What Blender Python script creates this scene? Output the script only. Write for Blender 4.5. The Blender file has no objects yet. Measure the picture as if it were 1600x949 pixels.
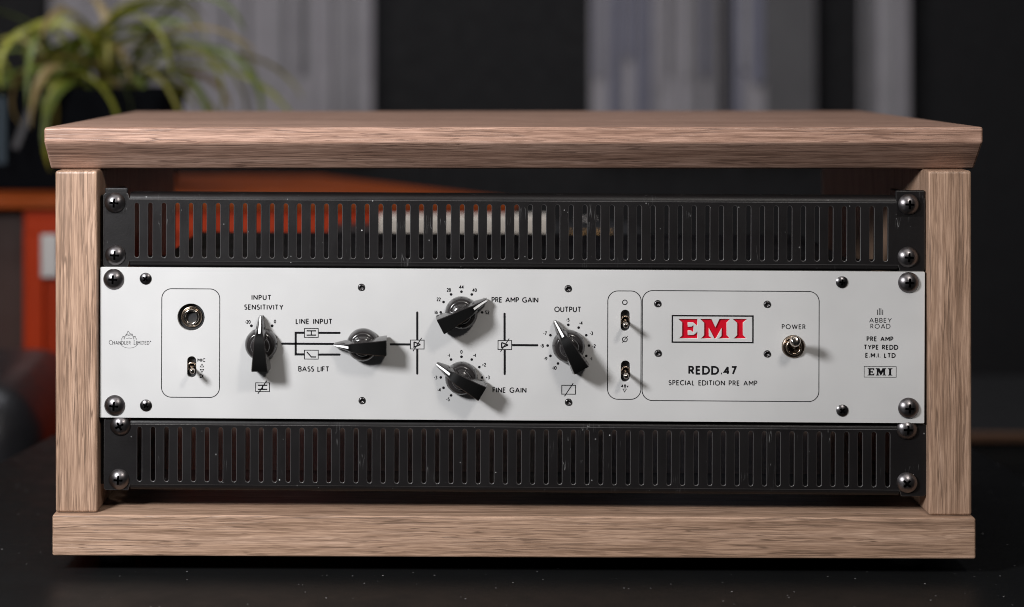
import bpy, bmesh, math, random
from mathutils import Vector, Matrix
random.seed(7)
PI = math.pi
R = math.radians
sc = bpy.context.scene
C = sc.collection

# ------------------------------------------------------------------ camera
CAM = Vector((-0.03718, -1.10, 0.30173)); YAW = 0.01878; ROLL = -0.00121
FPX, CX, CY = 2954.2, 643.5, 87.3                     # measured on the 1600 px wide photograph
cd = bpy.data.cameras.new('camera'); cam = bpy.data.objects.new('camera', cd); C.objects.link(cam)
cam.matrix_world = (Matrix.Translation(CAM) @ Matrix.Rotation(YAW, 4, 'Z') @ Matrix.Rotation(PI/2, 4, 'X')
                    @ Matrix.Rotation(ROLL, 4, 'Z'))
cd.sensor_width = 36; cd.lens = FPX/1600*36
cd.shift_x = (800-CX)/1600; cd.shift_y = -(474.5-CY)/1600
cd.clip_start = 0.05; cd.clip_end = 60
cd.dof.use_dof = True; cd.dof.focus_distance = 1.106; cd.dof.aperture_fstop = 4.4; cd.dof.aperture_blades = 9
sc.camera = cam

# ------------------------------------------------------------------ world and lamps
w = bpy.data.worlds.new('World'); sc.world = w; w.use_nodes = True
w.node_tree.nodes['Background'].inputs[0].default_value = (0.80, 0.86, 1.0, 1)
w.node_tree.nodes['Background'].inputs[1].default_value = 0.018

def area(name, loc, target, size, power, col, size_y=None):
    l = bpy.data.lights.new(name, 'AREA'); l.energy = power; l.color = col
    l.shape = 'RECTANGLE' if size_y else 'DISK'; l.size = size
    if size_y: l.size_y = size_y
    o = bpy.data.objects.new(name, l); C.objects.link(o); o.location = loc
    d = Vector(target)-Vector(loc); o.rotation_euler = d.to_track_quat('-Z', 'Y').to_euler()
    return o
area('key_lamp', (-0.52, -0.55, 0.50), (0.0, 0, 0.13), 0.17, 10.0, (0.985, 0.985, 1.0))
area('fill_lamp', (0.38, -0.84, 0.88), (0.0, 0, 0.15), 0.17, 4.5, (1.0, 0.94, 0.88))
area('overhead_softbox', (0.1, -0.75, 1.55), (0.0, 0, 0.15), 1.3, 3.8, (1.0, 0.96, 0.92), 0.6)
area('added_backdrop_light', (-0.25, 1.1, 2.4), (-0.1, 2.6, 0.5), 0.8, 22, (0.92, 0.93, 1.0))  # unseen light added only to brighten the backdrop
area('side_lamp', (-1.6, 0.2, 1.3), (-0.5, 1.1, 0.15), 0.4, 13, (1.0, 0.95, 0.88))
sc.view_settings.view_transform = 'Standard'; sc.view_settings.look = 'None'
sc.view_settings.exposure = 0; sc.view_settings.gamma = 1
sc.cycles.max_bounces = 8; sc.cycles.filter_width = 1.0

# ------------------------------------------------------------------ measuring helpers
GROT = 0.00465                                       # the rack gear hangs a quarter degree out of level
GORG = Vector((-0.00058, 0.008, 0.08805))
def ray(u, v):
    a, b = u-CX, v-CY
    c, s = math.cos(ROLL), math.sin(ROLL)
    x, z = c*a+s*b, -s*a+c*b
    d = Vector((x/FPX, 1, -z/FPX))
    c, s = math.cos(YAW), math.sin(YAW)
    return Vector((c*d.x-s*d.y, s*d.x+c*d.y, d.z))
def at(u, v, y):                                     # world point on the upright plane at depth y
    d = ray(u, v); return CAM+d*((y-CAM.y)/d.y)
def on_z(u, v, z):
    d = ray(u, v); return CAM+d*((z-CAM.z)/d.z)
GM = Matrix.Translation(GORG) @ Matrix.Rotation(GROT, 4, 'Y')
GI = GM.inverted()
def gp(u, v, h=0.0):                                 # (x, z) on the faceplate in its own frame
    p = GI @ at(u, v, GORG.y-h); return (p.x, p.z)
PX = 1/2666.0                                        # one photo pixel on the faceplate, metres

# ------------------------------------------------------------------ material helpers
def mat(name, col=(.5,.5,.5), rough=.5, metal=0.0, spec=.5, coat=0.0):
    m = bpy.data.materials.new(name); m.use_nodes = True
    b = m.node_tree.nodes['Principled BSDF']
    b.inputs['Base Color'].default_value = (*col, 1); b.inputs['Roughness'].default_value = rough
    b.inputs['Metallic'].default_value = metal; b.inputs['Specular IOR Level'].default_value = spec
    b.inputs['Coat Weight'].default_value = coat
    return m
class NT:
    def __init__(s, m): s.m = m; s.t = m.node_tree; s.b = s.t.nodes['Principled BSDF']
    def n(s, typ, **kw):
        x = s.t.nodes.new(typ)
        for k, v in kw.items():
            if k in x.inputs.keys(): x.inputs[k].default_value = v
            else: setattr(x, k, v)
        return x
    def l(s, a, b): s.t.links.new(a, b)
    def coord(s, scale, loc=(0,0,0), rot=(0,0,0)):
        tc = s.n('ShaderNodeTexCoord'); mp = s.n('ShaderNodeMapping')
        mp.inputs['Scale'].default_value = scale; mp.inputs['Location'].default_value = loc
        mp.inputs['Rotation'].default_value = rot
        s.l(tc.outputs['Object'], mp.inputs['Vector']); return mp.outputs[0]
    def noise(s, vec, scale=1, detail=4, rough=.55, dist=0):
        x = s.n('ShaderNodeTexNoise', Scale=scale, Detail=detail, Roughness=rough, Distortion=dist)
        s.l(vec, x.inputs['Vector']); return x.outputs['Fac']
    def ramp(s, fac, stops):
        r = s.n('ShaderNodeValToRGB'); e = r.color_ramp.elements
        while len(e) < len(stops): e.new(.5)
        for q, (p, c) in zip(e, stops):
            q.position = p; q.color = (*c, 1) if len(c) == 3 else c
        s.l(fac, r.inputs[0]); return r.outputs[0]
    def val(s, fac, a, b, lo=0.0, hi=1.0):
        x = s.n('ShaderNodeMapRange'); s.l(fac, x.inputs[0])
        for i, v in enumerate((a, b, lo, hi)): x.inputs[i+1].default_value = v
        return x.outputs[0]
    def mix(s, fac, a, b, mode='MIX'):
        x = s.n('ShaderNodeMix', data_type='RGBA', blend_type=mode)
        for sock, v in ((x.inputs[0], fac), (x.inputs[6], a), (x.inputs[7], b)):
            if hasattr(v, 'links'): s.l(v, sock)
            else: sock.default_value = v if isinstance(v, float) else (*v, 1)
        return x.outputs[2]
    def math(s, op, a, b=0.0):
        x = s.n('ShaderNodeMath', operation=op)
        for i, v in enumerate((a, b)):
            if hasattr(v, 'links'): s.l(v, x.inputs[i])
            else: x.inputs[i].default_value = v
        return x.outputs[0]
    def bump(s, h, dist, strength=1.0):
        x = s.n('ShaderNodeBump', Strength=strength, Distance=dist); s.l(h, x.inputs['Height'])
        s.l(x.outputs[0], s.b.inputs['Normal']); return x

def wood(name, axis, seed, dark, mid, light):
    """laminate with fine open grain running along one axis"""
    m = mat(name, mid, .42, spec=.4); t = NT(m)
    def sc3(al, ac):
        v = [ac, ac, ac]; v[axis] = al; return tuple(v)
    off = (seed*1.7, seed*2.3, seed*.9)
    warp = t.noise(t.coord(sc3(9, 55), off), 1, 3)
    wv = t.n('ShaderNodeVectorMath', operation='SCALE'); wv.inputs['Scale'].default_value = .9
    cw = t.n('ShaderNodeCombineXYZ')
    for i in range(3):
        if i != axis: t.l(warp, cw.inputs[i])
    t.l(cw.outputs[0], wv.inputs[0])
    def warped(s3, k):
        a = t.n('ShaderNodeVectorMath', operation='MULTIPLY_ADD')
        t.l(wv.outputs[0], a.inputs[0]); a.inputs[1].default_value = (k, k, k); t.l(t.coord(s3, off), a.inputs[2])
        return a.outputs[0]
    bands = t.noise(warped(sc3(3.5, 120), 1.2), 1, 3, .55)
    mids = t.noise(warped(sc3(16, 460), 2.6), 1, 3, .62)
    fib = t.noise(warped(sc3(42, 1250), 5), 1, 3, .65)
    pore = t.noise(warped(sc3(60, 1000), 9), 1, 1, .5)
    rid = t.noise(warped(sc3(11, 500), 2.2), 1, 2, .55)
    line = t.math('MULTIPLY', t.val(t.math('ABSOLUTE', t.math('SUBTRACT', rid, .5)), .034, .008), t.val(t.noise(warped(sc3(18, 150), 2), 1, 2, .5), .40, .56, .2, 1.0))
    c = t.ramp(t.math('ADD', t.math('MULTIPLY', bands, .55), t.math('MULTIPLY', mids, .45)), [(.32, dark), (.50, mid), (.68, light)])
    c = t.mix(t.val(fib, .38, .62), t.mix(1.0, c, (.70,.66,.62), 'MULTIPLY'), t.mix(1.0, c, (1.17,1.16,1.14), 'MULTIPLY'))
    pm = t.val(pore, .385, .33)
    c = t.mix(t.math('MULTIPLY', pm, t.val(mids, .62, .40, .1, .75)), c, tuple(x*.80 for x in dark))
    c = t.mix(t.math('MULTIPLY', line, .92), c, tuple(x*.70 for x in dark))
    t.l(c, t.b.inputs['Base Color'])
    t.l(t.val(fib, .3, .7, .46, .34), t.b.inputs['Roughness'])
    t.bump(t.math('SUBTRACT', fib, t.math('MULTIPLY', line, .6)), .00020, .5)
    return m
WD, WM, WL = (.205,.128,.088), (.370,.245,.176), (.460,.318,.240)
M = {}
M['wood_x'] = wood('oak laminate along', 0, 3, WD, WM, WL)
M['wood_top'] = wood('oak laminate lid', 0, 11, (.205,.118,.086), (.385,.240,.184), (.500,.335,.268))
M['wood_z'] = wood('oak laminate upright', 2, 5, WD, WM, WL)

def painted(name, col, rough, speck=0.0, scr=0.0, spk_scale=420, grain=.00003, dustcol=(.5,.5,.5)):
    m = mat(name, col, rough); t = NT(m)
    f = t.noise(t.coord((1100,1100,1100)), 1, 2, .6)
    base = t.mix(t.noise(t.coord((14,14,14)), 1, 3), tuple(c*.85 for c in col), tuple(c*1.18 for c in col))
    if speck:
        vo = t.n('ShaderNodeTexVoronoi', feature='F1', Scale=1.0); t.l(t.coord((spk_scale,)*3), vo.inputs['Vector'])
        sep = t.n('ShaderNodeSeparateColor'); t.l(vo.outputs['Color'], sep.inputs[0])
        rad = t.val(sep.outputs[0], 1-speck, 1.0, 0.0, .26)
        k = t.val(t.math('SUBTRACT', rad, vo.outputs['Distance']), 0.0, .06)
        base = t.mix(t.math('MULTIPLY', k, t.val(sep.outputs[1], 0, 1, .25, 1.0)), base, dustcol)
    if scr:
        for i, (rot, s3) in enumerate((((0,.35,0),(420,60,26)), ((0,-.9,0),(500,60,34)), ((0,1.25,0),(460,60,40)))):
            n = t.noise(t.coord(s3, (i*3.1,0,i*1.7), rot), 1, 1, .4)
            line = t.val(t.math('ABSOLUTE', t.math('SUBTRACT', n, .5)), .006, .0)
            msk = t.val(t.noise(t.coord((55,55,55), (i*5.,i,2)), 1, 2, .5), .66, .72)
            base = t.mix(t.math('MULTIPLY', t.math('MULTIPLY', line, msk), scr), base, dustcol)
    t.l(base, t.b.inputs['Base Color'])
    t.l(t.val(t.noise(t.coord((40,40,40)), 1, 4), .3, .7, rough*.85, rough*1.15), t.b.inputs['Roughness'])
    t.bump(f, grain, .5)
    return m
M['vent'] = painted('scuffed black powder coat', (.0072,.0064,.0067), .42, .035, .6, 480, .00012, (.40,.40,.40))
M['vent'].node_tree.nodes['Principled BSDF'].inputs['Specular IOR Level'].default_value = .27
M['vent_edge'] = mat('edge light on black paint', (.06,.057,.057), .34)  # paler, glossier bevels paint in the light caught by slot edges
M['plate'] = painted('pale grey enamel', (.485,.484,.482), .42, 0, 0, grain=.00002)
M['steel_black'] = painted('black chassis steel', (.010,.010,.011), .5, .03, 0)
M['screw'] = mat('black nickel', (.17,.16,.165), .33, 1.0)
M['screw_dark'] = mat('blackened screw', (.12,.115,.118), .30, 1.0)
M['screw_recess'] = mat('painted shade in screw recess', (.035,.033,.035), .22, 1.0)  # darker copy of the screw metal paints the shade inside the cross
M['recess'] = mat('dark recess', (.004,.004,.004), .6)
M['ink'] = mat('black screen print', (.004,.004,.005), .5, spec=.2)
M['ink_thin'] = mat('grey black screen print', (.012,.012,.013), .5, spec=.2)
M['bakelite'] = mat('glossy dark bakelite', (.022,.020,.020), .20, coat=.3)
M['bakelite_top'] = mat('satin black knob top', (.0025,.0025,.0025), .5, spec=.1)
M['white_line'] = mat('white pointer line', (.85,.85,.85), .35)
M['chrome'] = mat('bright nickel', (.62,.56,.50), .14, 1.0)
M['nickel'] = mat('warm dark nickel', (.36,.29,.23), .24, 1.0)
m = mat('red foil', (.85,.008,.03), .32, .45, coat=.5); M['red'] = m
M['rubber'] = mat('rubber', (.015,.015,.015), .7)

# ------------------------------------------------------------------ geometry helpers
def link(name, me, m=None, parent=None, smooth=False, loc=None, kind=None):
    o = bpy.data.objects.new(name, me); C.objects.link(o)
    if m and not me.materials: me.materials.append(m)
    if smooth:
        for p in me.polygons: p.use_smooth = True
    if parent: o.parent = parent
    if loc: o.location = loc
    if kind: o['kind'] = kind
    return o
def tag(o, label, cat, group=None):
    o['label'] = label; o['category'] = cat
    if group: o['group'] = group
    return o
def thing(name, label, cat, loc=(0,0,0), rot=(0,0,0), group=None):
    o = bpy.data.objects.new(name, None); C.objects.link(o); o.location = loc; o.rotation_euler = rot
    o.empty_display_size = .02
    return tag(o, label, cat, group)
def from_bm(name, bm, m, parent=None, smooth=False, **k):
    me = bpy.data.meshes.new(name); bm.normal_update(); bm.to_mesh(me); bm.free()
    return link(name, me, m, parent, smooth, **k)
def box_bm(x0, x1, y0, y1, z0, z1, bev=0, seg=2, bm=None):
    b = bmesh.new()
    vs = [b.verts.new((x, y, z)) for x in (x0, x1) for y in (y0, y1) for z in (z0, z1)]
    for f in ((0,1,3,2),(4,6,7,5),(0,4,5,1),(2,3,7,6),(0,2,6,4),(1,5,7,3)): b.faces.new([vs[i] for i in f])
    bmesh.ops.recalc_face_normals(b, faces=b.faces)
    if bev: bmesh.ops.bevel(b, geom=b.edges[:], offset=bev, segments=seg, affect='EDGES', profile=.5)
    if bm:
        me = bpy.data.meshes.new('tmp'); b.to_mesh(me); b.free(); bm.from_mesh(me); bpy.data.meshes.remove(me); return bm
    return b
def box(name, dims, m, parent=None, bev=0, seg=2, smooth=False, **k):
    return from_bm(name, box_bm(*dims, bev=bev, seg=seg), m, parent, smooth, **k)
def prism(name, prof, x0, x1, m, parent=None, bev=0, seg=2, axis='x', **k):
    """profile [(y, z)] pushed along x, or [(x, y)] pushed along z"""
    b = bmesh.new()
    f = (lambda p, t: (t, p[0], p[1])) if axis == 'x' else (lambda p, t: (p[0], p[1], t))
    A = [b.verts.new(f(p, x0)) for p in prof]; B = [b.verts.new(f(p, x1)) for p in prof]
    b.faces.new(A); b.faces.new(B[::-1]); n = len(prof)
    for i in range(n): b.faces.new((A[i], B[i], B[(i+1) % n], A[(i+1) % n]))
    bmesh.ops.recalc_face_normals(b, faces=b.faces)
    if bev: bmesh.ops.bevel(b, geom=b.edges[:], offset=bev, segments=seg, affect='EDGES', profile=.5)
    return from_bm(name, b, m, parent, **k)
def lathe_bm(prof, n=40, b=None):
    """profile [(r, h)] about the axis that points at the viewer (-y)"""
    b = b or bmesh.new(); rings = []
    for r, h in prof:
        if r < 1e-7: rings.append([b.verts.new((0, -h, 0))])
        else: rings.append([b.verts.new((r*math.cos(2*PI*i/n), -h, r*math.sin(2*PI*i/n))) for i in range(n)])
    for P, Q in zip(rings, rings[1:]):
        for i in range(n):
            j = (i+1) % n
            if len(P) == 1 and len(Q) == 1: continue
            if len(P) == 1: b.faces.new((P[0], Q[j], Q[i]))
            elif len(Q) == 1: b.faces.new((P[i], P[j], Q[0]))
            else: b.faces.new((P[i], P[j], Q[j], Q[i]))
    bmesh.ops.recalc_face_normals(b, faces=b.faces)
    return b
def plate_mesh(name, outer, holes, y0, thick, bev, m, edge=None):
    """flat sheet in the xz plane, front face at y0, with real holes and bevelled edges"""
    cu = bpy.data.curves.new(name, 'CURVE'); cu.dimensions = '2D'; cu.fill_mode = 'BOTH'
    def area2(p): return sum(p[i][0]*p[(i+1) % len(p)][1]-p[(i+1) % len(p)][0]*p[i][1] for i in range(len(p)))
    for k, pts in enumerate([outer]+holes):
        pts = list(pts)
        if (area2(pts) > 0) == (k > 0): pts.reverse()
        s = cu.splines.new('POLY'); s.points.add(len(pts)-1); s.use_cyclic_u = True
        for q, (x, z) in zip(s.points, pts): q.co = (x, z, 0, 1)
    cu.extrude = thick/2-bev; cu.bevel_depth = bev; cu.bevel_resolution = 1; cu.offset = -bev
    o = bpy.data.objects.new('tmp', cu); C.objects.link(o)
    dg = bpy.context.evaluated_depsgraph_get(); dg.update()
    me = bpy.data.meshes.new_from_object(o.evaluated_get(dg)); bpy.data.objects.remove(o); bpy.data.curves.remove(cu)
    me.transform(Matrix.Translation((0, y0+thick/2, 0)) @ Matrix.Rotation(PI/2, 4, 'X'))
    me.materials.clear(); me.materials.append(m); me.name = name
    if edge:
        me.materials.append(edge)
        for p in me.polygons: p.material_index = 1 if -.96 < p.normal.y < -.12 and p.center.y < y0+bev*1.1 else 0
    return me
def circ(cx, cz, r, n=28, rz=None):
    return [(cx+r*math.cos(2*PI*i/n), cz+(rz or r)*math.sin(2*PI*i/n)) for i in range(n)]
def stadium(cx, z0, z1, w, n=5):
    r = w/2; p = []
    for i in range(n+1): a = PI*i/n; p.append((cx+r*math.cos(a), z1-r+r*math.sin(a)))
    for i in range(n+1): a = PI+PI*i/n; p.append((cx+r*math.cos(a), z0+r+r*math.sin(a)))
    return p
def rrect(x0, x1, z0, z1, r, n=7):
    p = []
    for cx, cz, a0 in ((x1-r, z1-r, 0), (x0+r, z1-r, 90), (x0+r, z0+r, 180), (x1-r, z0+r, 270)):
        for i in range(n+1):
            a = R(a0+90*i/n); p.append((cx+r*math.cos(a), cz+r*math.sin(a)))
    return p

# ------------------------------------------------------------------ stroke lettering
def arc(cx, cy, rx, ry, a0, a1, n=10):
    return [(cx+rx*math.cos(R(a0+(a1-a0)*i/n)), cy+ry*math.sin(R(a0+(a1-a0)*i/n))) for i in range(n+1)]
six = [(.44,.93)]+arc(.40,.42,.38,.5,105,180,5)+[(.01,.32)]
G = {
 'A': (.84, [[(0,0),(.42,1),(.84,0)], [(.13,.31),(.71,.31)]]),
 'B': (.54, [[(0,0),(0,1),(.27,1)]+arc(.27,.76,.23,.24,90,-90)+[(0,.52)], [(.02,.52),(.28,.52)]+arc(.28,.26,.26,.26,90,-90)+[(0,0)]]),
 'C': (.76, [arc(.5,.5,.5,.5,55,305,16)]),
 'D': (.78, [[(0,0),(0,1),(.28,1)]+arc(.28,.5,.5,.5,90,-90,14)+[(0,0)]]),
 'E': (.46, [[(.46,1),(0,1),(0,0),(.46,0)], [(.0,.52),(.42,.52)]]),
 'F': (.44, [[(.44,1),(0,1),(0,0)], [(0,.52),(.40,.52)]]),
 'G': (.86, [arc(.5,.5,.5,.5,52,305,16)+[(.84,.12),(.84,.46),(.56,.46)]]),
 'H': (.72, [[(0,0),(0,1)], [(.72,0),(.72,1)], [(0,.52),(.72,.52)]]),
 'I': (.0, [[(0,0),(0,1)]]),
 'L': (.42, [[(0,1),(0,0),(.42,0)]]),
 'M': (.86, [[(0,0),(0,1),(.43,.36),(.86,1),(.86,0)]]),
 'N': (.74, [[(0,0),(0,1),(.74,0),(.74,1)]]),
 'O': (.98, [arc(.49,.5,.49,.5,90,450,24)]),
 'P': (.50, [[(0,0),(0,1),(.24,1)]+arc(.24,.73,.26,.27,90,-90)+[(0,.46)]]),
 'R': (.56, [[(0,0),(0,1),(.24,1)]+arc(.24,.745,.25,.255,90,-90)+[(0,.49)], [(.22,.49),(.56,0)]]),
 'S': (.50, [arc(.26,.755,.23,.245,48,262,10)+arc(.25,.265,.25,.265,82,-145,10)]),
 'T': (.62, [[(0,1),(.62,1)], [(.31,1),(.31,0)]]),
 'U': (.66, [[(0,1),(0,.33)]+arc(.33,.33,.33,.33,180,360)+[(.66,1)]]),
 'V': (.74, [[(0,1),(.37,0),(.74,1)]]),
 'W': (1.2, [[(0,1),(.3,0),(.6,1),(.9,0),(1.2,1)]]),
 'Y': (.70, [[(0,1),(.35,.48),(.70,1)], [(.35,.5),(.35,0)]]),
 'v': (.44, [[(0,.62),(.22,0),(.44,.62)]]),
 '0': (.52, [arc(.26,.5,.26,.5,90,450,18)]),
 '1': (.10, [[(.05,0),(.05,1)]]),
 '2': (.48, [arc(.23,.75,.23,.25,165,-35,9)+[(0,0),(.49,0)]]),
 '3': (.46, [arc(.2,.755,.22,.245,140,-85,9), arc(.2,.265,.26,.265,88,-140,9)]),
 '4': (.56, [[(.42,0),(.42,1),(0,.28),(.58,.28)]]),
 '5': (.46, [[(.44,1),(.12,1),(.07,.60)]+arc(.2,.31,.27,.31,100,-140,10)]),
 '6': (.50, [[(.42,1),(.12,.56)]+arc(.25,.29,.25,.29,150,510,16)]),
 '7': (.50, [[(0,1),(.50,1),(.14,0)]]),
 '8': (.48, [arc(.24,.755,.20,.245,-90,270,14), arc(.24,.26,.25,.26,90,450,16)]),
 '9': (.50, [[(.08,0),(.38,.44)]+arc(.25,.71,.25,.29,-30,330,16)]),
 '-': (.26, [[(0,.45),(.26,.45)]]),
 '+': (.42, [[(0,.45),(.42,.45)], [(.21,.24),(.21,.66)]]),
 '.': (.06, [[(.0,.06),(.12,.06)]]),
 ' ': (.30, []),
}
class Ink:
    """flat print: ribbons and filled shapes a few hundredths of a millimetre in front of the enamel"""
    def __init__(s): s.v = []; s.f = []; s.k = 0
    def y(s): s.k += 1; return -.00003-.0000045*(s.k % 7)
    def poly(s, pts):
        y = s.y(); b = len(s.v); s.v += [(x, y, z) for x, z in pts]; s.f.append(tuple(range(b, b+len(pts))))
    def ribbon(s, pts, w, rnd=False):
        pts = [p for i, p in enumerate(pts) if i == 0 or math.hypot(p[0]-pts[i-1][0], p[1]-pts[i-1][1]) > 1e-8]
        ang = lambda a, b, c: ((b[0]-a[0])*(c[0]-b[0])+(b[1]-a[1])*(c[1]-b[1]))/max(1e-12, math.hypot(b[0]-a[0], b[1]-a[1])*math.hypot(c[0]-b[0], c[1]-b[1]))
        for i in range(1, len(pts)-1):
            if ang(pts[i-1], pts[i], pts[i+1]) < -.55:
                s.ribbon(pts[:i+1], w, rnd); s.ribbon(pts[i:], w, rnd); return
        closed = len(pts) > 3 and math.hypot(pts[0][0]-pts[-1][0], pts[0][1]-pts[-1][1]) < 1e-7
        if closed: pts = pts[:-1]
        n = len(pts); L = []; Rr = []; h = w/2
        def nrm(a, b):
            dx, dz = b[0]-a[0], b[1]-a[1]; q = math.hypot(dx, dz) or 1e-9; return (-dz/q, dx/q)
        for i in range(n):
            a = nrm(pts[i-1], pts[i]) if (i > 0 or closed) else None
            b = nrm(pts[i], pts[(i+1) % n]) if (i < n-1 or closed) else None
            a = a or b; b = b or a
            mx, mz = a[0]+b[0], a[1]+b[1]; q = mx*mx+mz*mz
            if q < .8: k = 2.2/math.sqrt(max(q, 1e-6)); mx, mz = mx*k, mz*k
            else: mx, mz = mx*2/q, mz*2/q
            L.append((pts[i][0]+mx*h, pts[i][1]+mz*h)); Rr.append((pts[i][0]-mx*h, pts[i][1]-mz*h))
        y = s.y(); b0 = len(s.v)
        for l, r in zip(L, Rr): s.v += [(l[0], y, l[1]), (r[0], y, r[1])]
        for i in range(n if closed else n-1):
            j = (i+1) % n; s.f.append((b0+2*i, b0+2*j, b0+2*j+1, b0+2*i+1))
        if rnd:
            for p in (pts[0], pts[-1]): s.poly(circ(p[0], p[1], h, 12))
    def text(s, st, u0, u1, v0, v1, w=1.15, slope=0.0):
        """string between pixel columns u0..u1 and rows v0 (top)..v1 (bottom)"""
        H = (v1-v0)*PX; w = w*1.25; hw = w*PX/2
        H -= 2*hw; nat = sum(G[c][0] for c in st)*H; gaps = max(1, len(st)-1)
        W = (u1-u0)*PX-2*hw; sp = (W-nat)/gaps; sx = 1.0
        if sp < .13*H: sx = (W-gaps*.13*H)/nat; sp = .13*H
        if sp > .42*H and len(st) > 2: sx = (W-gaps*.42*H)/nat; sp = .42*H
        x, z = gp(u0, v1); x += hw; z += hw
        for c in st:
            gw, strokes = G[c]
            for pl in strokes: s.ribbon([(x+p[0]*H*sx, z+p[1]*H) for p in pl], w*PX)
            x += gw*H*sx+sp
    def num(s, st, u, v, h=6.0, w=1.2):
        H = (h-w)*PX; tot = sum(G[c][0] for c in st)*H+(len(st)-1)*.22*H
        x, z = gp(u, v); x -= tot/2; z -= H/2
        for c in st:
            for pl in G[c][1]: s.ribbon([(x+p[0]*H, z+p[1]*H) for p in pl], w*PX)
            x += (G[c][0]+.22)*H
    def line(s, pts, w, rnd=False): s.ribbon([gp(*p) for p in pts], w*PX, rnd)
    def rect(s, u0, u1, v0, v1, w):
        a = gp(u0, v0); b = gp(u1, v1)
        s.ribbon([a, (b[0], a[1]), b, (a[0], b[1]), a], w*PX)
    def dot(s, u, v, r): x, z = gp(u, v); s.poly(circ(x, z, r*PX, 16))
    def build(s, name, m, parent):
        me = bpy.data.meshes.new(name); me.from_pydata(s.v, [], s.f)
        bm = bmesh.new(); bm.from_mesh(me); bmesh.ops.triangulate(bm, faces=[f for f in bm.faces if len(f.verts) > 4])
        bm.normal_update()
        for f in bm.faces:
            if f.normal.y > 0: f.normal_flip()
        bm.to_mesh(me); bm.free()
        return link(name, me, m, parent)

# ================================================================== setting
def floor_mat(name, col, rough): return painted(name, col, rough, 0, 0, grain=.0002)
FZ = -0.72
box('floor', (-4, 4.5, -2.5, 4.2, FZ-.05, FZ), floor_mat('dark carpet', (.012,.011,.012), .9), kind='structure')
box('backdrop_wall', (-4, 4.5, 3.0, 3.1, FZ, 2.6), painted('charcoal wall paint', (.0095,.009,.0105), .8), kind='structure')
box('side_wall', (1.25, 1.35, -2.5, 2.998, FZ, 2.6), painted('blue charcoal wall paint', (.028,.031,.036), .8), kind='structure')

# table under the cabinet
tb = thing('table', 'dusty black table top under the wooden rack cabinet', 'table', (0, 0, 0))
mt = painted('dusty black table lacquer', (.0062,.0065,.0068), .42, .06, 0, 400, .00003, (.34,.34,.35)); mt.node_tree.nodes['Principled BSDF'].inputs['Specular IOR Level'].default_value = .10
prof = [(-.385,-1.0),(.385,-1.0),(.380,.20),(.362,.40)]+[(.362-.10+.10*math.cos(R(a)), .45+.10*math.sin(R(a))) for a in range(0, 91, 15)] \
     + [(-.345+.10+.10*math.cos(R(a)), .45+.10*math.sin(R(a))) for a in range(90, 181, 15)]+[(-.352,.40),(-.379,.25)]
prism('tabletop', prof, -.03, 0.0, mt, tb, .002, 2, axis='z')
for x, y in ((-.3,-.85),(.3,-.85),(-.27,.4),(.27,.4)):
    box('leg', (x-.02, x+.02, y-.02, y+.02, FZ, -.0305), M['steel_black'], tb, .002)

# ------------------------------------------------------------------ acoustic panels on the backdrop
def srgb(r, g, b): return tuple((c/255/12.92 if c <= 10 else ((c/255+.055)/1.055)**2.4) for c in (r, g, b))
mg = [painted('grey felt slat', (.42,.395,.42), .9), painted('pale grey felt slat', (.43,.41,.43), .9),
      painted('blue grey felt slat', (.24,.24,.31), .9), painted('dark grey felt slat', (.15,.145,.15), .9),
      painted('near black felt', (.02,.02,.023), .9)]
def acoustic(u0, u1, y, label, plan, zb=.125):
    a = at(u0, 0, y).x; b = at(u1, 0, y).x; top = at(u0, -260, y).z
    t = thing('acoustic_panel', label, 'acoustic panel', ((a+b)/2, y, zb), group='acoustic panels on the dark wall')
    ox = (a+b)/2
    box('backing_board', (a-ox, b-ox, -.012, .0, 0, top-zb), mg[0], t, .002)
    for (s0, s1, vb, k) in plan:
        xa, xb = at(s0, 0, y).x-ox, at(s1, 0, y).x-ox
        z0 = at(s0, vb, y).z-zb if vb < 260 else 0.004
        box('slat', (xa, xb, -.012-.006-.003*(k % 3), -.0122, max(z0, .004), top-zb-.003), mg[k], t, .0015, 1)
    return t
def stripes(u0, u1, seed, kinds):
    rr = random.Random(seed); u = u0+3; out = []
    while u < u1-8:
        wd = rr.uniform(5, 11); k = rr.choice(kinds)
        vb = rr.choice((90, 120, 140, 180, 300, 300, 300))
        if u+wd < u1-2: out.append((u, u+wd, vb, k))
        u += wd+rr.uniform(3, 8)
    return out
acoustic(80, 583, 2.95, 'wide grey acoustic panel behind the green plant', stripes(84, 580, 4, (0, 1, 0, 3)))
acoustic(922, 1125, 2.95, 'blue grey striped acoustic panel behind the cabinet lid, right of centre', stripes(924, 1124, 8, (0, 1, 2, 2, 3)))
acoustic(1142, 1272, 2.95, 'narrow grey acoustic panel next to the blue grey striped one', [(1144,1156,300,2),(1158,1170,110,1),(1172,1190,130,2),(1194,1268,300,3)])
acoustic(1343, 1420, 2.95, 'narrowest acoustic panel, pale grey, nearest the right wall', [(1345,1362,300,3),(1372,1396,300,1),(1400,1418,300,0)])

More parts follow.
